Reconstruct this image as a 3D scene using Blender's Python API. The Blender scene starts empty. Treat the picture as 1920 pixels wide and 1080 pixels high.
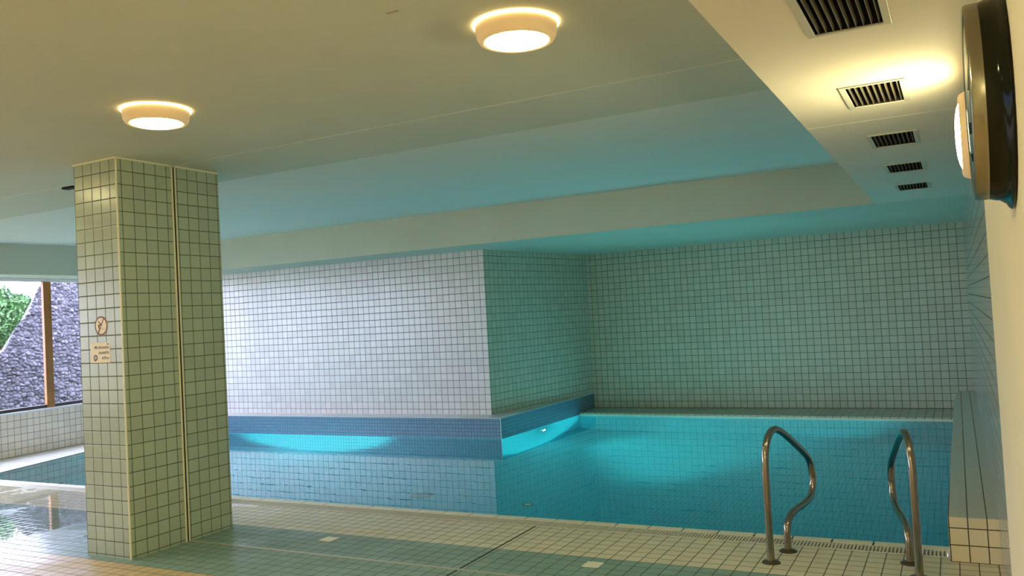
import bpy, bmesh, math, random
import numpy as np
from mathutils import Vector, Matrix
PI = math.pi
SC = bpy.context.scene
COL = SC.collection

# ------------------------------------------------------------------ camera
yaw, pitch, roll, FPX, CAMZ = -0.4840895, 0.03270621, -0.05470793, 1578.2, 1.6
fw = Vector((math.sin(yaw)*math.cos(pitch), math.cos(yaw)*math.cos(pitch), math.sin(pitch)))
r0 = fw.cross(Vector((0, 0, 1))).normalized(); u0 = r0.cross(fw)
rt = math.cos(roll)*r0 + math.sin(roll)*u0
up = -math.sin(roll)*r0 + math.cos(roll)*u0
cd = bpy.data.cameras.new('camera'); cam = bpy.data.objects.new('camera', cd); COL.objects.link(cam)
M = Matrix((rt, up, -fw)).transposed().to_4x4(); M.translation = (0, 0, CAMZ)
cam.matrix_world = M
cd.sensor_width = 36; cd.lens = FPX/1920*36; cd.clip_start = 0.02; cd.clip_end = 500
SC.camera = cam

# ------------------------------------------------------------------ world, exposure
w = bpy.data.worlds.new('sky'); SC.world = w; w.use_nodes = True
nt = w.node_tree; nt.nodes.clear()
out = nt.nodes.new('ShaderNodeOutputWorld'); bg = nt.nodes.new('ShaderNodeBackground')
tc = nt.nodes.new('ShaderNodeTexCoord'); mp = nt.nodes.new('ShaderNodeMapping'); mp.inputs['Scale'].default_value = (1, 1, 5)
nz = nt.nodes.new('ShaderNodeTexNoise'); nz.inputs['Scale'].default_value = 3.5; nz.inputs['Detail'].default_value = 4
cr = nt.nodes.new('ShaderNodeValToRGB')
cr.color_ramp.elements[0].position = .42; cr.color_ramp.elements[0].color = (.58, .63, .95, 1)
cr.color_ramp.elements[1].position = .58; cr.color_ramp.elements[1].color = (.97, .92, 1.0, 1)
nt.links.new(tc.outputs['Generated'], mp.inputs[0]); nt.links.new(mp.outputs[0], nz.inputs[0])
nt.links.new(nz.outputs[0], cr.inputs[0]); nt.links.new(cr.outputs[0], bg.inputs[0])
bg.inputs[1].default_value = 15.0
nt.links.new(bg.outputs[0], out.inputs[0])
SC.view_settings.view_transform = 'Standard'; SC.view_settings.look = 'None'
SC.view_settings.exposure = 0.0; SC.view_settings.gamma = 1.0; SC.view_settings.use_curve_mapping = False
cy = SC.cycles
cy.use_denoising = True
try: cy.denoiser = 'OPENIMAGEDENOISE'; cy.denoising_input_passes = 'RGB_ALBEDO_NORMAL'; cy.denoising_prefilter = 'ACCURATE'
except Exception: pass
cy.max_bounces = 12; cy.diffuse_bounces = 6; cy.glossy_bounces = 6; cy.transmission_bounces = 8; cy.transparent_max_bounces = 8
cy.sample_clamp_indirect = 4.0; cy.caustics_reflective = True; cy.caustics_refractive = True; cy.blur_glossy = 0.6

# light strengths (all tuned here)
E_LENS = 36.0       # ceiling lamp diffuser
E_HALO = 9.0        # translucent rim against the ceiling
WARM = (1.0, .86, .43)
POOL_COL = (.36, 1.0, .90)

# daylight portal over the left window band: helps sampling of the sky only
pl = bpy.data.lights.new('window_portal', 'AREA'); pl.shape = 'RECTANGLE'; pl.size = 11.0; pl.size_y = 1.9
pl.cycles.is_portal = True
po = bpy.data.objects.new('window_portal', pl); COL.objects.link(po)
po.location = (-12.15, 4.1, 1.56); po.rotation_euler = (0, -PI/2, 0); po.rotation_euler = Vector((1, 0, 0)).to_track_quat('-Z', 'Y').to_euler()
pl.size, pl.size_y = 11.0, 1.9

# ------------------------------------------------------------------ helpers
class MB:
    def __init__(s): s.v = []; s.f = []; s.m = []
    def poly(s, pts, mi=0):
        b = len(s.v); s.v += [tuple(p) for p in pts]; s.f.append(list(range(b, b+len(pts)))); s.m.append(mi); return s
    def box(s, x0, x1, y0, y1, z0, z1, mi=0, skip=''):
        a = [(x0,y0,z0),(x1,y0,z0),(x1,y1,z0),(x0,y1,z0),(x0,y0,z1),(x1,y0,z1),(x1,y1,z1),(x0,y1,z1)]
        b = len(s.v); s.v += a
        F = {'b':(0,3,2,1),'t':(4,5,6,7),'f':(0,1,5,4),'k':(2,3,7,6),'l':(3,0,4,7),'r':(1,2,6,5)}
        for k, q in F.items():
            if k in skip: continue
            s.f.append([b+i for i in q]); s.m.append(mi)
        return s
    def prism(s, foot, z0, z1, mi=0, bottom=True, top=True):   # foot counter-clockwise
        n = len(foot); b = len(s.v)
        s.v += [(x, y, z0) for x, y in foot] + [(x, y, z1) for x, y in foot]
        for i in range(n):
            j = (i+1) % n; s.f.append([b+i, b+j, b+n+j, b+n+i]); s.m.append(mi)
        if bottom: s.f.append([b+i for i in reversed(range(n))]); s.m.append(mi)
        if top: s.f.append([b+n+i for i in range(n)]); s.m.append(mi)
        return s
    def lathe(s, prof, o=(0,0,0), axis='z', n=64, mi=0, cap0=False, cap1=False):
        o = Vector(o); b = len(s.v)
        def P(r, h, a):
            c, d = r*math.cos(a), r*math.sin(a)
            return {'z': Vector((c, d, h)), 'x': Vector((h, c, d)), 'y': Vector((d, h, c))}[axis] + o
        for r, h in prof:
            for k in range(n): s.v.append(tuple(P(r, h, 2*PI*k/n)))
        for i in range(len(prof)-1):
            for k in range(n):
                l = (k+1) % n
                s.f.append([b+i*n+k, b+i*n+l, b+(i+1)*n+l, b+(i+1)*n+k]); s.m.append(mi)
        if cap0: s.f.append([b+k for k in reversed(range(n))]); s.m.append(mi)
        if cap1: s.f.append([b+(len(prof)-1)*n+k for k in range(n)]); s.m.append(mi)
        return s
    def tube(s, pts, r, n=16, mi=0, caps=True):
        pts = [Vector(p) for p in pts]; b = len(s.v); T = []
        for i in range(len(pts)):
            T.append((pts[min(i+1, len(pts)-1)] - pts[max(i-1, 0)]).normalized())
        nrm = T[0].orthogonal().normalized(); rr = r if hasattr(r, '__len__') else [r]*len(pts)
        for i, p in enumerate(pts):
            nrm = (nrm - T[i]*nrm.dot(T[i])).normalized(); bn = T[i].cross(nrm)
            for k in range(n):
                a = 2*PI*k/n; s.v.append(tuple(p + (nrm*math.cos(a)+bn*math.sin(a))*rr[i]))
        for i in range(len(pts)-1):
            for k in range(n):
                l = (k+1) % n
                s.f.append([b+i*n+k, b+i*n+l, b+(i+1)*n+l, b+(i+1)*n+k]); s.m.append(mi)
        if caps:
            s.f.append([b+k for k in reversed(range(n))]); s.m.append(mi)
            s.f.append([b+(len(pts)-1)*n+k for k in range(n)]); s.m.append(mi)
        return s
    def build(s, name, mats, parent=None, smooth=None, bevel=0, loc=(0,0,0), recalc=True):
        me = bpy.data.meshes.new(name); loc = Vector(loc)
        me.from_pydata([tuple(Vector(v)-loc) for v in s.v], [], s.f)
        for m in (mats if isinstance(mats, (list, tuple)) else [mats]): me.materials.append(m)
        me.polygons.foreach_set('material_index', s.m)
        if recalc:
            bm = bmesh.new(); bm.from_mesh(me); bmesh.ops.recalc_face_normals(bm, faces=bm.faces); bm.to_mesh(me); bm.free()
        o = bpy.data.objects.new(name, me); COL.objects.link(o); o.location = loc
        if parent:
            o.parent = parent; o.matrix_parent_inverse = parent.matrix_world_inv if hasattr(parent, 'matrix_world_inv') else Matrix.Translation(-WORLD[parent.name])
        WORLD[o.name] = loc.copy() + (Vector((0,0,0)))
        if smooth:
            me.polygons.foreach_set('use_smooth', [True]*len(me.polygons))
            me.set_sharp_from_angle(angle=math.radians(smooth))
        if bevel:
            b = o.modifiers.new('bevel', 'BEVEL'); b.width = bevel; b.segments = 2; b.limit_method = 'ANGLE'; b.angle_limit = math.radians(40)
        me.update()
        return o
WORLD = {}
def tag(o, label=None, cat=None, group=None, kind=None):
    if label: o['label'] = label
    if cat: o['category'] = cat
    if group: o['group'] = group
    if kind: o['kind'] = kind
    return o
def empty(name, loc):
    o = bpy.data.objects.new(name, None); COL.objects.link(o); o.location = loc; o.empty_display_size = .1
    WORLD[o.name] = Vector(loc); return o
def struct(o, label=None, cat=None):
    return tag(o, label, cat, kind='structure')

# ------------------------------------------------------------------ materials
def new_mat(name):
    m = bpy.data.materials.new(name); m.use_nodes = True; n = m.node_tree; n.nodes.clear()
    o = n.nodes.new('ShaderNodeOutputMaterial'); b = n.nodes.new('ShaderNodeBsdfPrincipled')
    n.links.new(b.outputs[0], o.inputs[0]); return m, n, b, o
def mth(n, op, a, b=None, c=None):
    x = n.nodes.new('ShaderNodeMath'); x.operation = op
    for i, q in enumerate((a, b, c)):
        if q is None: continue
        if isinstance(q, (int, float)): x.inputs[i].default_value = q
        else: n.links.new(q, x.inputs[i])
    return x.outputs[0]
def mixc(n, f, a, b):
    x = n.nodes.new('ShaderNodeMix'); x.data_type = 'RGBA'
    for i, q in ((0, f), (6, a), (7, b)):
        if isinstance(q, (int, float)): x.inputs[i].default_value = q
        elif isinstance(q, tuple): x.inputs[i].default_value = (*q, 1) if len(q) == 3 else q
        else: n.links.new(q, x.inputs[i])
    return x.outputs[2]
def mixf(n, f, a, b):
    x = n.nodes.new('ShaderNodeMix'); x.data_type = 'FLOAT'
    for i, q in ((0, f), (2, a), (3, b)):
        if isinstance(q, (int, float)): x.inputs[i].default_value = q
        else: n.links.new(q, x.inputs[i])
    return x.outputs[0]
def noise(n, scale, detail=3, vec=None, rough=.5):
    x = n.nodes.new('ShaderNodeTexNoise'); x.inputs['Scale'].default_value = scale; x.inputs['Detail'].default_value = detail
    x.inputs['Roughness'].default_value = rough
    if vec is not None: n.links.new(vec, x.inputs['Vector'])
    return x.outputs[0]
def mrange(n, v, a, b, c=0., d=1., smooth=False):
    x = n.nodes.new('ShaderNodeMapRange'); x.interpolation_type = 'SMOOTHSTEP' if smooth else 'LINEAR'
    n.links.new(v, x.inputs[0])
    for i, q in enumerate((a, b, c, d)): x.inputs[i+1].default_value = q
    return x.outputs[0]
def plain(name, col, rough=.5, metal=0., spec=.5, var=0., vscale=6., bump=0., bscale=60., coat=0.):
    m, n, b, o = new_mat(name); b.inputs['Roughness'].default_value = rough; b.inputs['Metallic'].default_value = metal
    b.inputs['Specular IOR Level'].default_value = spec; b.inputs['Coat Weight'].default_value = coat
    g = n.nodes.new('ShaderNodeNewGeometry')
    if var:
        f = noise(n, vscale, 4, g.outputs['Position'])
        n.links.new(mixc(n, mrange(n, f, .3, .7), tuple(c*(1-var) for c in col), tuple(min(1, c*(1+var)) for c in col)), b.inputs['Base Color'])
    else: b.inputs['Base Color'].default_value = (*col, 1)
    if bump:
        bp = n.nodes.new('ShaderNodeBump'); bp.inputs['Strength'].default_value = bump; bp.inputs['Distance'].default_value = .002
        n.links.new(noise(n, bscale, 3, g.outputs['Position']), bp.inputs['Height']); n.links.new(bp.outputs[0], b.inputs['Normal'])
    return m
def emis(name, col, s):
    m, n, b, o = new_mat(name); b.inputs['Base Color'].default_value = (.8, .8, .8, 1)
    b.inputs['Emission Color'].default_value = (*col, 1); b.inputs['Emission Strength'].default_value = s; return m

def tile_nodes(n, s, off, gap, stretch=1.):
    """cell pattern on the dominant plane; returns grout mask (1 = joint), random per tile, position, grout relief"""
    g = n.nodes.new('ShaderNodeNewGeometry'); sp = n.nodes.new('ShaderNodeSeparateXYZ'); n.links.new(g.outputs['Position'], sp.inputs[0])
    sn = n.nodes.new('ShaderNodeSeparateXYZ'); n.links.new(g.outputs['True Normal'], sn.inputs[0])
    X, Y, Z = [mth(n, 'DIVIDE', mth(n, 'SUBTRACT', sp.outputs[i], off[i]), s) for i in range(3)]
    if stretch != 1.: Y = mth(n, 'DIVIDE', Y, stretch)
    ax, ay, az = [mth(n, 'ABSOLUTE', sn.outputs[i]) for i in range(3)]
    fz = mth(n, 'GREATER_THAN', az, .7); fx = mth(n, 'GREATER_THAN', ax, ay)
    u = mixf(n, fz, mixf(n, fx, X, Y), X); v = mixf(n, fz, Z, Y)
    ds = []
    for q in (u, v):
        f = mth(n, 'FRACT', q); ds.append(mth(n, 'MULTIPLY', mth(n, 'MINIMUM', f, mth(n, 'SUBTRACT', 1., f)), s))
    d = mth(n, 'MINIMUM', ds[0], ds[1])
    mask = mrange(n, d, gap*.4, gap*.62, 1., 0.)
    cb = n.nodes.new('ShaderNodeCombineXYZ'); n.links.new(mth(n, 'FLOOR', u), cb.inputs[0]); n.links.new(mth(n, 'FLOOR', v), cb.inputs[1])
    wn = n.nodes.new('ShaderNodeTexWhiteNoise'); n.links.new(cb.outputs[0], wn.inputs[0])
    rel = mrange(n, d, gap*.3, gap*1.1, 0., 1., True)
    return mask, wn, sp, g, rel
def tile(name, col, grout, s=.1, off=(0, 0, 0), gap=.005, rough=.22, var=.06, bump=.5, groutrough=.8, wob=.12, spec=.5, stretch=1.):
    m, n, b, o = new_mat(name)
    mask, wn, sp, g, rel = tile_nodes(n, s, off, gap, stretch)
    lo = tuple(c*(1-var) for c in col); hi = tuple(min(1, c*(1+var)) for c in col)
    body = mixc(n, wn.outputs[0], lo, hi)
    n.links.new(mixc(n, mask, body, grout), b.inputs['Base Color'])
    n.links.new(mixf(n, mask, rough, groutrough), b.inputs['Roughness'])
    b.inputs['Specular IOR Level'].default_value = spec
    bp = n.nodes.new('ShaderNodeBump'); bp.inputs['Strength'].default_value = bump; bp.inputs['Distance'].default_value = .0015
    h = mth(n, 'ADD', rel, mth(n, 'MULTIPLY', noise(n, 9, 2, g.outputs['Position']), wob*8))
    n.links.new(h, bp.inputs['Height']); n.links.new(bp.outputs[0], b.inputs['Normal'])
    return m

GR = (.075, .085, .07)
M_recess = plain('recess_ceiling_brightened', (.69, .73, .68), .75, var=.02, vscale=1.3, bump=.25, bscale=45, spec=.25)  # brighter light past the ceiling step is put into this lighter colour
M_plaster = plain('ceiling_paint', (.57, .60, .52), .75, var=.03, vscale=1.3, bump=.25, bscale=45, spec=.25)
M_soffit = plain('soffit_paint', (.80, .76, .66), .6, var=.02, vscale=2, bump=.2, bscale=60, spec=.3)
M_cream = plain('cream_wall_paint', (.93, .84, .63), .55, var=.02, vscale=2, bump=.2, bscale=70, spec=.3)
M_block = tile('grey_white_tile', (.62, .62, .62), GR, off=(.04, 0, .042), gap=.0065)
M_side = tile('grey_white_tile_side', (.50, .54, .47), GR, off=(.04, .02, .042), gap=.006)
M_back = tile('grey_tile_back', (.47, .51, .43), (.07, .09, .075), off=(.052, .04, .035), gap=.007)
M_rwall = tile('grey_tile_right', (.56, .54, .48), (.06, .07, .06), off=(0, .04, .06), gap=.006, rough=.12, bump=.15, wob=.02)
M_col = tile('sage_tile', (.385, .46, .37), (.06, .07, .04), off=(-5.82, 4.1157, .0165), gap=.0055, rough=.25)
M_sill = tile('pale_tile', (.90, .77, .68), (.16, .15, .13), off=(0, .02, .003), gap=.006)
M_box = tile('cream_tile', (.84, .76, .58), (.07, .06, .03), off=(-.124, .043, 0), gap=.006, rough=.3)
M_mosaic = tile('blue_mosaic', (.10, .22, .33), (.025, .06, .10), s=.048, off=(0, .01, -.01), gap=.005, rough=.25, var=.05)
M_pool = tile('pool_mosaic', (.035, .46, .55), (.015, .26, .34), s=.048, off=(0, .01, -.01), gap=.005, rough=.4, var=.06)
M_cover = plain('drain_cover_ceramic', (.88, .84, .70), .35)
M_rim = plain('coping_ceramic', (.82, .76, .58), .35, var=.05, vscale=8)
M_joint = plain('dark_joint', (.035, .03, .025), .8)
M_gbed = plain('grating_channel', (.34, .32, .25), .7)
M_grate = plain('grating_plastic', (.66, .63, .52), .45)
M_alu = plain('brushed_aluminium', (.62, .58, .48), .35, metal=.7)
M_strip = plain('pale_corner_profile', (.78, .76, .58), .4)
M_deck = tile('white_deck_tile', (.88, .88, .88), (.55, .55, .56), s=.1, off=(0, 0, 0), gap=.004, rough=.14, bump=.2)
M_steel = plain('handrail_steel', (.31, .28, .23), .15, metal=1.)
M_flange = plain('tarnished_flange', (.16, .13, .09), .4, metal=.9)
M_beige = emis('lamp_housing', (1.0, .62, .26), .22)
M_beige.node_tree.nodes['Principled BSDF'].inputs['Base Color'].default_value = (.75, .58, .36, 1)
M_lens = emis('lamp_diffuser', WARM, E_LENS)
M_lens2 = emis('lamp_diffuser_bright', WARM, 80.0)
M_lens3 = emis('lamp_diffuser_medium', WARM, 30.0)
M_lens4 = emis('fill_lamp_diffuser', WARM, 260.0)
M_lens5 = emis('wall_lamp_diffuser', WARM, 66.0)
M_lens6 = emis('lamp_diffuser_near', WARM, 215.0)
M_halo = emis('lamp_rim_glow', (1.0, .70, .30), E_HALO)
M_draing = plain('drain_green', (.07, .26, .27), .5)
M_ventf = plain('vent_frame_paint', (.60, .60, .52), .45)
M_slat = plain('vent_slat_metal', (.42, .38, .30), .35, metal=.6)
M_dark = plain('dark_void', (.012, .010, .008), .9)
M_black = plain('gloss_black_lacquer', (.010, .011, .006), .10, spec=.12)
M_bezel = plain('clock_bezel_metal', (.30, .29, .23), .24, metal=1.)
M_dial = plain('clock_dial', (.75, .74, .68), .4)
M_white = plain('white_frame_paint', (.82, .82, .84), .4)
M_brown = plain('brown_timber_frame', (.36, .13, .025), .35, var=.2, vscale=5)
M_dkbrown = plain('dark_sill_frame', (.03, .02, .02), .4)
M_signw = plain('sign_cream', (.88, .78, .58), .5)
M_signr = plain('sign_ring_dark_red', (.16, .035, .02), .5)
M_signk = plain('sign_print', (.05, .055, .07), .5)
M_fadegrey = plain('sign_faded_print', (.50, .42, .34), .5)

# floor: tile bands (beige / blue-green), wet film on the window side
def floor_mat():
    m, n, b, o = new_mat('deck_tiles')
    mask, wn, sp, g, rel = tile_nodes(n, .1, (.02, .095, 0), .006)
    y = sp.outputs[1]; x = sp.outputs[0]
    beige = mixc(n, wn.outputs[0], (.68, .63, .47), (.74, .69, .51))
    tan = mixc(n, wn.outputs[0], (.60, .44, .24), (.66, .49, .27))
    blue = mixc(n, wn.outputs[0], (.21, .335, .305), (.24, .375, .34))
    c = mixc(n, mth(n, 'GREATER_THAN', y, 5.095), blue, beige)
    c = mixc(n, mth(n, 'LESS_THAN', y, 3.995), c, tan)
    c = mixc(n, mask, c, (.10, .095, .06))
    P = g.outputs['Position']
    f = noise(n, 1.15, 5, P, .6)
    near = mrange(n, x, -3.5, -7.4, -.22, .16)            # the film thickens towards the window
    front = mrange(n, y, 3.9, 4.15, -.35, 0.)
    wet = mrange(n, mth(n, 'ADD', mth(n, 'ADD', f, near), front), .57, .60, 0., 1., True)
    streak = noise(n, 3.2, 3, P)
    dry = mixf(n, mrange(n, streak, .35, .65), .30, .48)
    dry = mixf(n, mrange(n, x, -5.6, -7.0), dry, mrange(n, streak, .3, .7, .08, .20))
    n.links.new(mixf(n, wet, mixf(n, mask, dry, .6), .035), b.inputs['Roughness'])
    n.links.new(mixc(n, mth(n, 'MULTIPLY', wet, .25), c, (.10, .10, .09)), b.inputs['Base Color'])
    b.inputs['Specular IOR Level'].default_value = .42
    bp = n.nodes.new('ShaderNodeBump'); bp.inputs['Distance'].default_value = .0015
    n.links.new(mixf(n, wet, .55, .10), bp.inputs['Strength'])
    h = mth(n, 'ADD', rel, mth(n, 'MULTIPLY', noise(n, 7, 2, P), 1.5))
    n.links.new(h, bp.inputs['Height']); n.links.new(bp.outputs[0], b.inputs['Normal'])
    return m
M_floor = floor_mat()

def water_mat():
    m, n, b, o = new_mat('pool_water')
    n.nodes.remove(b)
    gl = n.nodes.new('ShaderNodeBsdfGlass'); gl.inputs['IOR'].default_value = 1.33; gl.inputs['Roughness'].default_value = 0.
    gl.inputs['Color'].default_value = (.86, .98, 1, 1)
    g = n.nodes.new('ShaderNodeNewGeometry')
    bp = n.nodes.new('ShaderNodeBump'); bp.inputs['Strength'].default_value = .055; bp.inputs['Distance'].default_value = .01
    h = mth(n, 'ADD', noise(n, 2.2, 2, g.outputs['Position']), mth(n, 'MULTIPLY', noise(n, 9, 2, g.outputs['Position']), .12))
    n.links.new(h, bp.inputs['Height']); n.links.new(bp.outputs[0], gl.inputs['Normal']); n.links.new(gl.outputs[0], o.inputs[0])
    return m
M_water = water_mat()
def pane_mat(name, tint=(1, 1, 1)):
    m, n, b, o = new_mat(name); n.nodes.remove(b)
    t = n.nodes.new('ShaderNodeBsdfTransparent'); t.inputs[0].default_value = (*tint, 1)
    gs = n.nodes.new('ShaderNodeBsdfGlossy'); gs.inputs['Roughness'].default_value = .01
    fr = n.nodes.new('ShaderNodeFresnel'); fr.inputs[0].default_value = 1.45
    mx = n.nodes.new('ShaderNodeMixShader'); n.links.new(fr.outputs[0], mx.inputs[0]); n.links.new(t.outputs[0], mx.inputs[1]); n.links.new(gs.outputs[0], mx.inputs[2])
    n.links.new(mx.outputs[0], o.inputs[0]); return m
M_glass = pane_mat('window_glass', (.93, .96, 1))
M_clockglass = pane_mat('clock_glass')

# ------------------------------------------------------------------ key dimensions
HC = 2.915; HS = 2.525; HR = 2.98          # main ceiling, bulkhead soffit, recess over the pool
YC = 5.955                                  # near pool edge
YL, ZL = 9.655, .272                        # front ledge
XR, XT = .12, .14                           # cream wall / tiled wall planes
YW = 12.75
LW = lambda y: -11.80 - .10*(y-7.0)         # window wall plane
LP = lambda y: -10.53 - .30*(y-5.95)        # left pool edge
DEPTH = 1.40; WZ = -.006
pool = [(LP(YC), YC), (-.128, YC), (-.10, 11.80), (-5.305, 12.14), (-5.352, YL), (LP(YL), YL)]

# ------------------------------------------------------------------ floor, deck and pool
mb = MB()
mb.poly([(-12.2, -2.2, 0), (XT, -2.2, 0), (XT, 5.72, 0), (LP(5.72), 5.72, 0), (-12.2, 5.72, 0)][:3] + [(-12.2, 5.72, 0)])
mb.poly([(-14.5, -2.2, -.25), (XT, -2.2, -.25), (XT, 5.72, -.25), (-14.5, 5.72, -.25)])
fl = mb.build('floor', M_floor, recalc=False); struct(fl, 'tiled pool deck with beige and blue green bands', 'floor')
mb = MB().prism([(-12.25, 5.72), (LP(5.72), 5.72), (LP(YC), YC), (LP(YL), YL), (LP(10.0), 10.0), (-12.25, 10.0)], -.2, .0)
struct(mb.build('floor_window_side', M_deck), 'white tiled deck strip between pool and window wall', 'floor')

mb = MB(); n_ = len(pool)
mb.poly([(x, y, -DEPTH) for x, y in pool])
for i in range(n_):
    (ax_, ay_), (bx_, by_) = pool[i], pool[(i+1) % n_]
    mb.poly([(ax_, ay_, -DEPTH), (ax_, ay_, -.001), (bx_, by_, -.001), (bx_, by_, -DEPTH)])
basin = mb.build('pool_basin', M_pool, recalc=False); struct(basin, 'sunken pool basin lined with small turquoise mosaic', 'pool')
mb = MB(); mb.poly([(x, y, WZ) for x, y in pool])
wat = mb.build('pool_water', M_water, recalc=False)
tag(wat, 'still turquoise water filling the indoor pool', 'water', kind='stuff')

# coping stones with dark joints, and the comb grating behind them
struct(MB().box(-12.2, XT+.3, -2.4, 5.95, -.45, -.13).build('floor_slab', M_joint), 'concrete slab under the deck')
mb = MB(); x = -14.5
x = -2.5927 - .2525*32
mj = MB().box(LP(YC)-.5, -.128, 5.868, YC-.012, -.1, -.004)
while x < -.13:
    x1 = min(x+.2525, -.128); x0 = max(x, LP(5.9))
    if x1 > x0+.02:
        mb.box(x0+.006, x1-.006, 5.868, YC, -.12, .004)
    x += .2525
cop = mb.build('pool_coping', M_rim, bevel=.003); struct(cop, 'row of pale coping stones along the near pool edge', 'coping')
struct(mj.build('trim_1', M_joint))
mb = MB()
mb.box(LP(5.8), -.128, 5.722, 5.866, -.10, -.028, 1)
mb.box(LP(5.8), -.128, 5.722, 5.730, -.03, .003); mb.box(LP(5.8), -.128, 5.858, 5.866, -.03, .003)
x = LP(5.8)+.01
while x < -.14:
    mb.box(x, x+.012, 5.730, 5.858, -.03, .003); x += .022
tag(mb.build('overflow_grating', [M_grate, M_gbed]), 'pale ribbed overflow grating running along the near pool edge', 'grating')

# front ledge and side ledge of the protruding block (blue mosaic face, pale tile top)
SIDE = lambda t: (-5.678 + .368*t, 10.0 + 2.75*t)
foot = [(LW(YL), YL), (-5.352, YL), (-5.305, 12.14), (-5.302, YW+.1), (LW(YL), YW+.1)]
mb = MB()
mb.prism(foot, -.001, ZL-.006, 0)
led = mb.build('pool_ledge', M_mosaic); struct(led, 'raised blue mosaic ledge at the foot of the white tiled block', 'ledge')
M_ledtop = tile('pale_ledge_top', (.62, .62, .62), (.45, .45, .45), s=.3, off=(.04, .05, 0), gap=.004, rough=.3)
mb = MB().prism([(LW(YL), YL-.004), (-5.348, YL-.004), (-5.300, 12.14), (-5.298, YW), (LW(YL), YW)], ZL-.006, ZL)
struct(mb.build('trim_2', M_ledtop), 'pale tile cap on the blue mosaic ledge')
mb = MB().box(-5.354, -5.349, YL-.006, YL-.001, WZ, ZL)
struct(mb.build('trim_3', M_strip))
# block walls
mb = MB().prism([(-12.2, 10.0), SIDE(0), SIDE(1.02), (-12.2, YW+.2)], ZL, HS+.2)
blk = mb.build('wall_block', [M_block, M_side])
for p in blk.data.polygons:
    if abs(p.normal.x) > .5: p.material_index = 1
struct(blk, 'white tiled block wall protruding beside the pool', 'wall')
# back wall, back shelf
mb = MB().box(-5.6, XT+.3, YW, YW+.2, 0, HS+.2)
struct(mb.build('wall_back', M_back), 'grey tiled wall behind the pool', 'wall')
mb = MB().prism([(-5.303, 12.14), (-.10, 11.80), (-.06, YW), (-5.303, YW)], -.15, .03)
struct(mb.build('back_shelf', M_back), 'low tiled shelf along the back wall at water level', 'ledge')
mb = MB().prism([(-5.303, 12.125), (-.10, 11.785), (-.10, 11.81), (-5.303, 12.15)], -.014, .008)
struct(mb.build('trim_4', M_rim))
# right box ledge
mb = MB().prism([(-.128, 5.643), (XT, 5.643), (XT, YW), (-.055, YW), (-.10, 11.80)], -.001, .262)
struct(mb.build('side_ledge', M_box), 'cream tiled boxed ledge along the right wall', 'ledge')

M_boxtop = tile('cream_tile_top', (.62, .60, .52), (.07, .06, .03), off=(-.124, 0, 0), gap=.006, rough=.3, stretch=200., bump=.2, wob=.02)
struct(MB().prism([(-.1285, 5.6425), (XT, 5.6425), (XT, YW), (-.0555, YW), (-.1005, 11.80)], .262, .265).build('trim_11', M_boxtop), 'tile cap on the boxed ledge')
# right wall: tiled far part, cream painted near part
mb = MB().box(XT, XT+.3, 3.70, YW+.2, -.05, 3.1)
struct(mb.build('wall_right', M_rwall), 'tiled right wall beside the pool', 'wall')
mb = MB().box(XR, XT+.3, -2.2, 3.74, -.05, 3.1)
struct(mb.build('wall_right_near', M_cream), 'cream painted near part of the right wall', 'wall')
mb = MB().box(-14.7, XT+.3, -2.4, -2.2, -.05, 3.1)
struct(mb.build('wall_near', M_cream), 'cream painted wall behind the viewer', 'wall')

# ------------------------------------------------------------------ ceiling and bulkheads
mb = MB().box(-12.2, -.5, -2.2, 5.36, HC, HC+.3)
struct(mb.build('ceiling', M_plaster), 'pale painted ceiling over the deck', 'ceiling')
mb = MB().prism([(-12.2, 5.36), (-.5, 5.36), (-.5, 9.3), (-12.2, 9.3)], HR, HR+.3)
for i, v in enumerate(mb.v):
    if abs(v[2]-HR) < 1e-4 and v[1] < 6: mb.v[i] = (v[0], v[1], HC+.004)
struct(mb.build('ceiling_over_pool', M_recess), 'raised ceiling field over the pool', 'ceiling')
mb = MB().box(-12.2, XT+.1, 9.20, YW+.2, HS, HR+.2)
struct(mb.build('bulkhead_back', M_plaster), 'dropped ceiling beam in front of the block wall', 'ceiling')
mb = MB().box(-12.2, -11.27, -2.2, 9.25, HS, HR+.2)
struct(mb.build('bulkhead_window', M_plaster), 'dropped ceiling beam above the window band', 'ceiling')
# right bulkhead with openings for the vents
VX0, VX1 = -.385, -.150
vents = [(LL-.455, LL-.012) for LL in (3.12, 4.43, 5.725, 7.0, 8.255)]
mb = MB(); XE = -.660
mb.box(XE, XE+.02, -2.2, 9.2, HS, HR+.1)
mb.box(XE+.02, VX0, -2.2, 9.2, HS, HS+.02); mb.box(VX1, XT+.1, -2.2, 9.2, HS, HS+.02)
ys = [-2.2] + [q for v in vents for q in v] + [9.2]
for a, b in zip(ys[0::2], ys[1::2]): mb.box(VX0, VX1, a, b, HS, HS+.02)
struct(mb.build('bulkhead_right', M_soffit, recalc=False), 'dropped cream soffit with air vents along the right wall', 'ceiling')
# thin plaster cover over the expansion joint, on ceiling and soffit
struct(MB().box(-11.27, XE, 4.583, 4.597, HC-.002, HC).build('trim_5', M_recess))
struct(MB().box(XE, XT, 4.805, 4.815, HS-.001, HS).build('trim_6', M_soffit))
struct(MB().box(-6.74, -6.60, 4.60, 4.66, HC-.02, HC-.001).build('trim_7', M_dark))
struct(MB().box(-2.066, -2.006, 2.915, 2.925, HC-.004, HC).build('trim_12', M_gbed))
# floor expansion profile + dark joint
struct(MB().box(-5.345, XT, 4.588, 4.612, 0, .003).build('trim_8', M_alu))
struct(MB().box(-2.926, -2.912, -2.2, 4.588, 0, .0012).box(-2.926, -2.912, 4.612, 5.722, 0, .0012).build('trim_9', M_joint))

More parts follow.
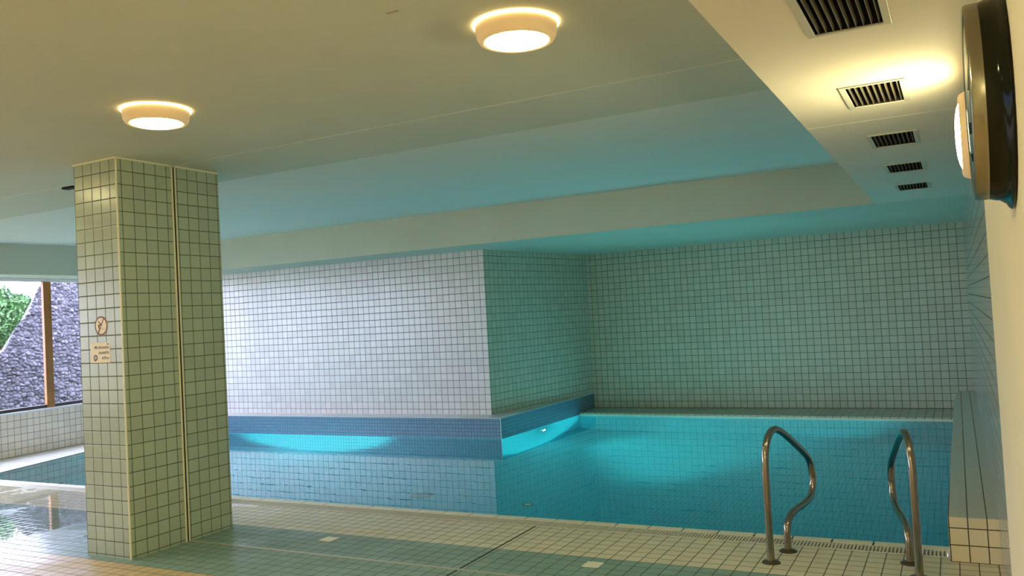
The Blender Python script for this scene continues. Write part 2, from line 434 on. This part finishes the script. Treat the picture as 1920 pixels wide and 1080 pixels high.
# ------------------------------------------------------------------ column
cx0, cx1, cy0, cy1 = -5.822, -5.345, 4.075, 5.035
colm = empty('column', (-5.58, 4.55, 0)); struct(colm, 'square sage green tiled column standing on the deck', 'column')
MB().box(cx0, cx1, cy0, cy1, 0, HC).build('shaft', M_col, colm)
MB().box(cx1-.007, cx1+.0025, cy0-.0025, cy0+.007, 0, HC).build('corner_profile', M_strip, colm)
MB().box(cx1, cx1+.006, 4.560, 4.572, 0, HC).box(cx1, cx1+.002, 4.572, 4.590, 0, HC, 1).box(cx1, cx1+.006, 4.590, 4.600, 0, HC).build('expansion_strip', [M_strip, M_joint], colm)
mb = MB()
mb.box(cx0-.006, cx1+.006, cy0-.006, cy0, HC-.012, HC).box(cx1, cx1+.006, cy0, cy1, HC-.012, HC)
mb.build('top_seam', M_strip, colm)

# ------------------------------------------------------------------ window wall
def skew_box(mb, y0, y1, dx0, dx1, z0, z1, mi=0):
    return mb.prism([(LW(y0)+dx0, y0), (LW(y0)+dx1, y0), (LW(y1)+dx1, y1), (LW(y1)+dx0, y1)], z0, z1, mi)
WY0, WY1 = -1.4, 9.4; WZ0, WZ1 = .615, 2.50
mb = MB(); skew_box(mb, -2.2, 10.0, -.3, 0, -.2, WZ0-.02)
struct(mb.build('wall_left', M_sill), 'low pale tiled wall under the window band', 'wall')
mb = MB(); skew_box(mb, -2.2, 10.0, -.3, .02, WZ0-.02, WZ0+.004)
struct(mb.build('trim_10', M_white), 'white window sill')
mb = MB(); skew_box(mb, WY1, 10.0, -.3, 0, WZ0, HS+.3); skew_box(mb, -2.2, WY0, -.3, 0, WZ0, HS+.3); skew_box(mb, -2.2, 10.0, -.3, 0, WZ1, HS+.3)
struct(mb.build('wall_left_upper', M_white))
win = empty('window_1', (LW(4), 4, WZ0)); struct(win, 'long window band with brown mullions looking onto a stone wall', 'window')
mb = MB(); skew_box(mb, WY0, WY1, -.14, -.05, WZ0+.004, WZ0+.05); mb.build('bottom_frame', M_dkbrown, win)
mb = MB(); skew_box(mb, WY0, WY1, -.14, -.05, WZ1-.02, WZ1); mb.build('top_frame', M_white, win)
for yc in (7.85, 5.55, 3.25, .95, 9.36):
    mb = MB(); skew_box(mb, yc-.064, yc+.064, -.10, -.045, WZ0+.004, WZ1-.02); mb.build('mullion', M_brown, win, bevel=.004)
edges = [-1.4, .95, 3.25, 5.55, 7.85, 9.36]
for a, b in zip(edges, edges[1:]):
    mb = MB(); a += .07; b -= .07
    mb.poly([(LW(a)-.09, a, WZ0+.05), (LW(b)-.09, b, WZ0+.05), (LW(b)-.09, b, WZ1-.02), (LW(a)-.09, a, WZ1-.02)])
    mb.build('pane', M_glass, win, recalc=False)

# ------------------------------------------------------------------ lamps
def lamp(name, p, nrm, label, lens=None):
    """round bulkhead lamp: glowing rim against the surface, beige ring, glowing diffuser"""
    root = empty(name, p); tag(root, label, 'lamp', 'round bulkhead lamps')
    Q = Vector(nrm).to_track_quat('Z', 'Y').to_matrix().to_4x4(); P = Matrix.Translation(p)
    def place(mb, nm, mat, sm=40):
        mb.v = [tuple(P @ Q @ Vector(v)) for v in mb.v]
        return mb.build(nm, mat, root, smooth=sm)
    place(MB().lathe([(.150, .001), (.191, .001), (.197, .004), (.195, .009), (.180, .012)], cap1=False, n=72), 'glow_rim', M_halo)
    place(MB().lathe([(.17, .009), (.185, .010), (.187, .018), (.181, .058), (.170, .078), (.158, .083), (.146, .080), (.142, .070)], n=72), 'housing', M_beige)
    place(MB().lathe([(.146, .070), (.140, .080), (.115, .090), (.08, .0965), (.04, .0995), (.012, .100)], n=72, cap1=True), 'diffuser', lens or M_lens)
    return root
lamp('ceiling_lamp', (-1.680, 3.372, HC), (0, 0, -1), 'lit round ceiling lamp with beige ring nearest the cream soffit')
lamp('ceiling_lamp', (-4.068, 3.385, HC), (0, 0, -1), 'lit round ceiling lamp with beige ring in front of the tiled column')
lamp('wall_lamp', (XT, 3.98, 2.245), (-1, 0, 0), 'lit round lamp on the right wall half hidden behind the black clock', M_lens5)
lamp('ceiling_lamp', (-6.46, 3.385, HC), (0, 0, -1), 'lit round ceiling lamp left of the tiled column')
lamp('ceiling_lamp', (-8.85, 3.385, HC), (0, 0, -1), 'lit round ceiling lamp furthest left, nearest the window', M_lens2)
lamp('ceiling_lamp', (-4.068, .6, HC), (0, 0, -1), 'lit round ceiling lamp behind the viewer, left one', M_lens3)
lamp('ceiling_lamp', (-1.68, .6, HC), (0, 0, -1), 'lit round ceiling lamp behind the viewer, right one', M_lens6)

lamp('wall_lamp', (XR, -.7, 2.2), (-1, 0, 0), 'added round fill lamp, out of view on the cream wall behind the viewer', M_lens4)  # unseen lamp, added to brighten the cream wall and soffit

# ------------------------------------------------------------------ underwater lamps (fixtures + their light)
def pool_lamp(p, nrm, power, label, size=1.9, tilt=0, blend=.6):
    root = empty('underwater_lamp', p); tag(root, label, 'pool light', 'underwater lamps in the pool walls')
    d = Vector(nrm); Q = d.to_track_quat('Z', 'Y').to_matrix().to_4x4(); P = Matrix.Translation(p)
    for nm, prof, mt, c in (('bezel', [(.085, 0), (.085, .012), (.065, .02), (.055, .012)], M_steel, False), ('lens', [(.055, .010), (.04, .016), (.01, .018)], M_plens, True)):
        mb = MB().lathe(prof, n=40, cap1=c); mb.v = [tuple(P @ Q @ Vector(v)) for v in mb.v]; mb.build(nm, mt, root, smooth=40)
    l = bpy.data.lights.new('underwater_lamp_light', 'SPOT'); l.energy = power; l.color = POOL_COL; l.spot_size = size; l.spot_blend = blend; l.shadow_soft_size = .05
    o = bpy.data.objects.new('underwater_lamp_light', l); COL.objects.link(o)
    o.location = Vector(p) + d*.05; dd = d.copy(); dd.z += tilt
    o.rotation_euler = dd.to_track_quat('-Z', 'Y').to_euler(); o.parent = root; o.matrix_parent_inverse = Matrix.Translation(-Vector(p))
    return root
M_plens = emis('underwater_lens', (.75, 1.0, .98), 45.)
pool_lamp((-5.325, 10.85, -.33), (1, 0, 0), 70, 'glowing underwater lamp in the side wall of the blue ledge', 1.7, -.25)
pool_lamp((-8.55, YC+.001, -.36), (0, 1, 0), 3600, 'underwater lamp in the near pool wall, shining at the blue ledge', .85, .07, 1.)
pool_lamp((-3.2, YC+.001, -.45), (0, 1, 0), 3500, 'underwater lamp in the near pool wall, shining at the back shelf', .9, .09, 1.)
pool_lamp((-.112, 10.6, -.30), (-1, 0, 0), 11000, 'underwater lamp in the right pool wall below the boxed ledge', .60, .05, 1.)

for (px_, py_, rr, lab) in ((-4.01, 7.718, .06, 'small dark round drain on the pool floor near the coping, right one'), (-5.322, 7.719, .13, 'wider pale green round drain on the pool floor near the coping, left one')):
    r_ = empty('pool_drain', (px_, py_, -DEPTH)); tag(r_, lab, 'drain')
    MB().lathe([(rr, 0), (rr, .006), (rr*.72, .010), (rr*.70, .004)], (px_, py_, -DEPTH), 'z', 40).build('drain_ring', M_flange if rr < .1 else M_draing, r_, smooth=40)
    MB().lathe([(rr*.70, .004), (.004, .004)], (px_, py_, -DEPTH), 'z', 40, cap1=True).build('drain_grid', M_ventf if rr < .1 else M_draing, r_)
# ------------------------------------------------------------------ ceiling vents
for i, (a, b) in enumerate(vents):
    lab = ['largest looking slatted vent in the soffit, nearest the viewer', 'slatted soffit vent beside the bright patch of lamp light', 'slatted soffit vent, middle one of the row of five',
           'slatted soffit vent, fourth along towards the pool end', 'slatted soffit vent furthest away, at the pool end'][i]
    root = empty('ceiling_vent', (-.2675, (a+b)/2, HS)); tag(root, lab, 'vent', 'slatted air vents in the soffit')
    x0, x1, y0, y1 = VX0-.018, VX1+.018, a-.012, b+.012
    mb = MB(); t0, t1 = HS-.007, HS
    mb.box(x0, VX0+.008, y0, y1, t0, t1).box(VX1-.008, x1, y0, y1, t0, t1).box(VX0+.008, VX1-.008, y0, a+.004, t0, t1).box(VX0+.008, VX1-.008, b-.004, y1, t0, t1)
    mb.build('frame', M_ventf, root, bevel=.002)
    mb = MB(); nS = 9
    for k in range(nS):
        xc = VX0+.008 + (k+.5)*(VX1-VX0-.016)/nS
        mb.poly([(xc-.0008, a, HS-.004), (xc-.0008, b, HS-.004), (xc+.0028, b, HS+.020), (xc+.0028, a, HS+.020)])
        mb.poly([(xc+.0008, a, HS-.004), (xc+.0008, b, HS-.004), (xc+.0044, b, HS+.020), (xc+.0044, a, HS+.020)])
        mb.poly([(xc-.0008, a, HS-.004), (xc-.0008, b, HS-.004), (xc+.0008, b, HS-.004), (xc+.0008, a, HS-.004)])
    mb.build('slats', M_slat, root, recalc=False)
    MB().box(VX0+.001, VX1-.001, a+.001, b-.001, HS-.0005, HS+.16, skip='b').build('duct', M_dark, root, recalc=False)

# ------------------------------------------------------------------ wall clock (round, black, seen almost edge-on)
CK = (XR, 2.022, 1.992)
root = empty('wall_clock', CK); tag(root, 'large round black wall clock with a metal bezel on the cream wall', 'clock')
ax = lambda prof: [(r, h) for r, h in prof]
MB().lathe([(.05, -.001), (.226, -.001), (.228, -.005), (.224, -.010), (.216, -.014), (.212, -.020), (.2075, -.026), (.2065, -.034), (.203, -.045), (.203, -.048)], CK, 'x', 120).build('case', M_black, root, smooth=50)
MB().lathe([(.2035, -.046), (.2035, -.066), (.2015, -.071), (.197, -.073), (.190, -.071), (.188, -.064)], CK, 'x', 120).build('bezel', M_bezel, root, smooth=50)
MB().lathe([(.190, -.062), (.002, -.062)], CK, 'x', 96, cap1=True).build('dial', M_dial, root)
MB().lathe([(.189, -.069), (.12, -.0725), (.05, -.074), (.003, -.0745)], CK, 'x', 96, cap1=True).build('glass', M_clockglass, root, smooth=60, recalc=False)
for k in range(12):
    a = k*PI/6; dd = Vector((0, math.sin(a), math.cos(a))); q = Vector(CK)
    mb = MB(); t = Vector((0, math.cos(a), -math.sin(a)))*.004
    p0, p1 = q+dd*.150, q+dd*.176
    for xx in (-.0635,): mb.poly([p0-t+Vector((xx,0,0)), p0+t+Vector((xx,0,0)), p1+t+Vector((xx,0,0)), p1-t+Vector((xx,0,0))])
    mb.build('hour_mark', M_signk, root, recalc=False)
for a, L, wd in ((2.2, .10, .006), (.6, .15, .004)):
    dd = Vector((0, math.sin(a), math.cos(a))); t = Vector((0, math.cos(a), -math.sin(a)))*wd; q = Vector(CK)+Vector((-.0645, 0, 0))
    mb = MB(); mb.poly([q-t-dd*.02, q+t-dd*.02, q+t*.4+dd*L, q-t*.4+dd*L]); mb.build('clock_hand', M_signk, root, recalc=False)
for a in (-1.35, -1.9, 1.2, 2.4, .1):
    q = Vector(CK)+Vector((-.058, .2035*math.sin(a), .2035*math.cos(a)))
    MB().lathe([(.003, 0), (.003, .001), (.001, .0015)], (0, 0, 0), 'z', 10, cap1=True).build('bezel_screw', M_dark, root, loc=(0, 0, 0)).matrix_world = Matrix.Translation(q) @ Vector((0, math.sin(a), math.cos(a))).to_track_quat('Z', 'Y').to_matrix().to_4x4()

# ------------------------------------------------------------------ handrails
def smooth_path(P, n=10):
    P = [Vector(p) for p in P]; out = []
    for i in range(len(P)-1):
        p0, p1, p2, p3 = P[max(i-1, 0)], P[i], P[i+1], P[min(i+2, len(P)-1)]
        for k in range(n):
            t = k/n
            out.append(.5*((2*p1)+(-p0+p2)*t+(2*p0-5*p1+4*p2-p3)*t*t+(-p0+3*p1-3*p2+p3)*t**3))
    out.append(P[-1]); return out
prof = [(0, 0), (0, .20), (0, .40), (0, .56), (.012, .655), (.05, .735), (.115, .782), (.185, .790), (.255, .772), (.36, .726), (.50, .652), (.63, .580), (.715, .525), (.765, .462), (.783, .385),
        (.768, .315), (.715, .262), (.60, .238), (.46, .232), (.35, .212), (.290, .165), (.275, .10), (.275, 0)]
for base, d, lab in (((-1.105, 5.316), Vector((.20, .98)), 'curved steel pool handrail on the deck, left one of the pair'),
                     ((-.281, 5.262), Vector((-.215, .977)), 'curved steel pool handrail on the deck, right one beside the cream boxed ledge')):
    d.normalize(); root = empty('pool_handrail', (*base, 0)); tag(root, lab, 'handrail', 'pair of pool handrails')
    pts = [(base[0]+d.x*s, base[1]+d.y*s, z) for s, z in prof]
    MB().tube(smooth_path(pts, 6), .0225, 24).build('rail', M_steel, root, smooth=60)
    for s in (0, .275):
        MB().lathe([(.056, 0), (.056, .004), (.048, .010), (.030, .014), (.024, .016)], (base[0]+d.x*s, base[1]+d.y*s, 0), 'z', 40).build('flange', M_flange, root, smooth=40)

# ------------------------------------------------------------------ floor drain covers
for (x0, lab) in ((-4.325, 'small white square drain cover in the blue green band, nearer the column'), (-2.190, 'small white square drain cover in the blue green band, nearer the handrails')):
    y0 = 4.895
    r = empty('drain_cover', (x0+.055, y0+.055, 0)); tag(r, lab, 'drain cover', 'white drain covers in the deck')
    MB().box(x0, x0+.112, y0, y0+.112, 0, .003).build('plate', M_cover, r, bevel=.001)

# ------------------------------------------------------------------ signs on the column
yS = cy0-.002
def disc(mb, c, r0_, r1_, y, n=48, mi=0):
    for k in range(n):
        a, b = 2*PI*k/n, 2*PI*(k+1)/n
        mb.poly([(c[0]+r1_*math.cos(a), y, c[1]+r1_*math.sin(a)), (c[0]+r1_*math.cos(b), y, c[1]+r1_*math.sin(b)), (c[0]+r0_*math.cos(b), y, c[1]+r0_*math.sin(b)), (c[0]+r0_*math.cos(a), y, c[1]+r0_*math.sin(a))], mi)
sc_ = (-5.572, 1.690)
root = empty('no_diving_sign', (sc_[0], cy0, sc_[1])); tag(root, 'round no diving sticker with dark red ring on the column', 'sign')
MB().lathe([(.072, -.0015), (.072, .0)], (sc_[0], cy0-.0008, sc_[1]), 'y', 64, cap0=True, cap1=True).build('plate', M_signw, root)
mb = MB(); disc(mb, sc_, .060, .071, yS-.0009); s_ = Vector((.5, 0, .866)); t_ = Vector((.866, 0, -.5))*.0045; c3 = Vector((sc_[0], yS-.0009, sc_[1]))
mb.poly([c3-s_*.062-t_, c3-s_*.062+t_, c3+s_*.062+t_, c3+s_*.062-t_]); mb.build('ring', M_signr, root, recalc=False)
mb = MB(); yy = yS-.0007
def stroke(mb, a, b, w0, w1):
    a = Vector((sc_[0]+a[0], yy, sc_[1]+a[1])); b = Vector((sc_[0]+b[0], yy, sc_[1]+b[1])); d = (b-a).normalized(); t = Vector((d.z, 0, -d.x))
    mb.poly([a-t*w0, a+t*w0, b+t*w1, b-t*w1])
stroke(mb, (-.030, .036), (-.012, .018), .004, .004); stroke(mb, (-.012, .020), (.004, .010), .004, .004); stroke(mb, (.004, .010), (-.030, .002), .005, .006)
stroke(mb, (-.030, .006), (-.016, -.022), .007, .006); stroke(mb, (-.016, -.020), (-.034, -.042), .004, .003); stroke(mb, (-.016, -.020), (-.024, -.044), .003, .003)
mb.build('diver', M_signr, root, recalc=False)
mb = MB()
for k in range(3):
    for j in range(2): stroke(mb, (.006+k*.012, -.020-j*.008), (.012+k*.012, -.017-j*.008), .0016, .0016); stroke(mb, (.012+k*.012, -.017-j*.008), (.018+k*.012, -.020-j*.008), .0016, .0016)
mb.build('waves', M_fadegrey, root, recalc=False)

sx0, sx1, sz0, sz1 = -5.702, -5.484, 1.418, 1.567
root = empty('text_sign', (sx1, cy0, sz0)); tag(root, 'cream square notice with light bulb picture below the round sticker', 'sign')
MB().box(sx0, sx1, cy0-.0015, cy0, sz0, sz1).build('plate', M_signw, root)
def text(body, x, z, size, root, mat, name='lettering'):
    cu = bpy.data.curves.new('t', 'FONT'); cu.body = body; cu.size = size; cu.align_x = 'RIGHT'; cu.offset = .0006
    ob = bpy.data.objects.new('t', cu); COL.objects.link(ob); bpy.context.view_layer.update()
    me = bpy.data.meshes.new_from_object(ob.evaluated_get(bpy.context.evaluated_depsgraph_get())); bpy.data.objects.remove(ob)
    me.transform(Matrix.Translation((x, cy0-.0025, z)) @ Matrix.Rotation(PI/2, 4, 'X')); me.materials.clear(); me.materials.append(mat)
    o = bpy.data.objects.new(name, me); COL.objects.link(o); o.parent = root; o.matrix_parent_inverse = Matrix.Translation(-WORLD[root.name]); return o
text('PŘI ODCHODU', sx1-.012, 1.522, .023, root, M_signk)
text('ZHASNĚTE', sx1-.012, 1.483, .023, root, M_signk)
text('SVĚTLA', sx1-.012, 1.444, .023, root, M_signk)
mb = MB(); disc(mb, (-5.647, 1.456), .012, .022, cy0-.0025); mb.build('bulb_outline', M_signk, root, recalc=False)
mb = MB(); disc(mb, (-5.647, 1.456), .0, .012, cy0-.0024); mb.build('bulb_glass', M_fadegrey, root, recalc=False)
MB().box(-5.660, -5.648, cy0-.0025, cy0-.002, 1.430, 1.440).build('bulb_base', M_signk, root)
MB().box(-5.514, -5.500, cy0-.0025, cy0-.002, 1.549, 1.559).build('corner_mark', M_signk, root)

# ------------------------------------------------------------------ outside: ground, stone wall, trees, hill
struct(MB().box(-70, -12.3, -30, 60, -.6, -.05).build('ground', plain('grass_ground', (.10, .14, .06), .9, var=.3, vscale=1)), 'ground outside the window', 'ground')
rng = np.random.default_rng(4)
def stone_wall():
    NY, NZ = 1000, 480; y0, y1, zb = 5.5, 14.5, -.3
    top = lambda y: np.clip(1.50+1.22*(y-8.96), .75, 3.5)
    Y = np.linspace(y0, y1, NY); T = np.linspace(0, 1, NZ); YY, TT = np.meshgrid(Y, T, indexing='ij')
    ZZ = zb + (top(YY)+.06*np.sin(YY*5.3)+.05*np.sin(YY*11.7) - zb)*TT
    cs = .078; gy, gz = int((y1-y0)/cs)+3, int(5.2/cs)+3
    px = y0-cs+(np.arange(gy)[:, None]+rng.uniform(.1, .9, (gy, gz)))*cs; pz = zb-cs+(np.arange(gz)[None, :]+rng.uniform(.1, .9, (gy, gz)))*cs*.85
    tint = rng.uniform(0, 1, (gy, gz)); tlt = rng.uniform(-1, 1, (gy, gz, 2)); dep = rng.uniform(-.5, 1, (gy, gz))
    iy = np.clip(((YY-y0+cs)/cs).astype(int), 0, gy-1); iz = np.clip(((ZZ-zb+cs)/(cs*.85)).astype(int), 0, gz-1)
    f1 = np.full(YY.shape, 9.); f2 = f1.copy(); b = np.zeros(YY.shape); tx = np.zeros(YY.shape); dy = tx.copy(); dz = tx.copy(); dp = tx.copy()
    for a in range(-2, 3):
        for c in range(-2, 3):
            jy = np.clip(iy+a, 0, gy-1); jz = np.clip(iz+c, 0, gz-1)
            uy = YY-px[jy, jz]; uz = ZZ-pz[jy, jz]; d = np.hypot(uy, uz)
            nearer = d < f1
            f2 = np.where(nearer, f1, np.minimum(f2, np.where(d > f1, d, f2)))
            b = np.where(nearer, tint[jy, jz], b); tx = np.where(nearer, tlt[jy, jz, 0]*uy+tlt[jy, jz, 1]*uz, tx); dp = np.where(nearer, dep[jy, jz], dp)
            f1 = np.where(nearer, d, f1)
    e = np.clip((f2-f1)/.035, 0, 1)**.5
    X = -15.0 - .12*(ZZ-1.5) + e*(.035+.035*dp) + tx*.5*e + rng.normal(0, .002, YY.shape)
    V = np.stack([X, YY, ZZ], -1).reshape(-1, 3)
    idx = np.arange(NY*NZ).reshape(NY, NZ)
    F = np.stack([idx[:-1, :-1], idx[1:, :-1], idx[1:, 1:], idx[:-1, 1:]], -1).reshape(-1, 4)
    # back and top give it thickness
    n0 = len(V); Bk = np.array([[-16.2, y, z] for y in (y0, y1) for z in (zb, float(top(np.array(y))))])
    tb = np.stack([np.full(NY, -15.55), Y, ZZ[:, -1]-.45], -1); V = np.concatenate([V, tb]); ti = n0+np.arange(NY)
    F = np.concatenate([F, np.stack([idx[:-1, -1], idx[1:, -1], ti[1:], ti[:-1]], -1)])
    me = bpy.data.meshes.new('stone_wall'); me.from_pydata(V.tolist(), [], F.tolist())
    at = me.attributes.new('tint', 'FLOAT', 'POINT'); at.data.foreach_set('value', np.concatenate([b.ravel(), np.full(NY, .4)]).astype(np.float32))
    m, n, bs, o = new_mat('basalt_stone'); A = n.nodes.new('ShaderNodeAttribute'); A.attribute_name = 'tint'
    g = n.nodes.new('ShaderNodeNewGeometry')
    c = mixc(n, A.outputs['Fac'], (.045, .046, .06), (.13, .13, .165))
    c = mixc(n, mrange(n, noise(n, 14, 4, g.outputs['Position']), .5, .75, 0, .6), c, (.18, .18, .22))
    n.links.new(c, bs.inputs['Base Color']); bs.inputs['Roughness'].default_value = .85
    me.materials.append(m); ob = bpy.data.objects.new('stone_wall', me); COL.objects.link(ob); return ob
tag(stone_wall(), 'rough dark grey stone retaining wall rising outside the window', 'stone wall')

M_leaf = plain('leaf_green', (.065, .16, .05), .6, var=.45, vscale=2.5); M_bark = plain('bark', (.10, .07, .05), .9, var=.3, vscale=9)
def tree(p, h, r, label, n=9000, seed=1):
    R = random.Random(seed); root = empty('tree', p); tag(root, label, 'tree', 'trees outside the window')
    p = Vector(p); mb = MB().tube([p, p+Vector((.1, .05, h*.3)), p+Vector((0, .1, h*.6)), p+Vector((.05, 0, h*.85))], [.16, .13, .09, .03], 10)
    cl = []
    for k in range(26):
        a = R.uniform(0, 2*PI); e = R.uniform(-.5, 1); rr = r*R.uniform(.35, .85)
        c = p+Vector((math.cos(a)*rr*math.cos(e), math.sin(a)*rr*math.cos(e), h*.62+rr*math.sin(e)*1.1)); cl.append((c, r*R.uniform(.28, .45)))
        if k < 9: mb.tube([p+Vector((0, .05, h*.45)), (p+Vector((0, .05, h*.45))+c)*.5+Vector((0, 0, .1)), c], [.05, .035, .015], 6)
    mb.build('trunk', M_bark, root, smooth=60)
    mb = MB()
    for k in range(n):
        c, cr_ = R.choice(cl); v = Vector((R.gauss(0, 1), R.gauss(0, 1), R.gauss(0, 1))).normalized()*cr_*R.uniform(.6, 1.05)+c
        a = Vector((R.gauss(0, 1), R.gauss(0, 1), R.gauss(0, 1))).normalized()*.055; b = a.orthogonal().normalized()*.028
        mb.poly([v-a, v-b, v+a, v+b])
    fo = mb.build('foliage', M_leaf, root, recalc=False); fo['kind'] = 'stuff'
    return root
tree((-20.0, 12.0, -.05), 3.3, .95, 'bright green tree above the stone wall at the left window edge', seed=3)
tree((-24.0, 9.0, -.05), 5.5, 2.2, 'larger green tree further left behind the stone wall', seed=8)
mb = MB(); N = 60; pts = []
for i in range(N+1):
    y = -20 + i*80/N; hgt = 7.5 + 1.2*math.sin(i*.35) + .7*math.sin(i*.9+1)
    pts.append((y, hgt))
for i in range(N):
    (a, ha), (b, hb) = pts[i], pts[i+1]
    mb.poly([(-66, a, -.5), (-66, b, -.5), (-80, b, hb), (-80, a, ha)]); mb.poly([(-80, a, ha), (-80, b, hb), (-95, b, -.5), (-95, a, -.5)])
struct(mb.build('hill', plain('far_hill', (.10, .16, .24), .9, var=.3, vscale=.2)), 'distant bluish hill', 'hill')
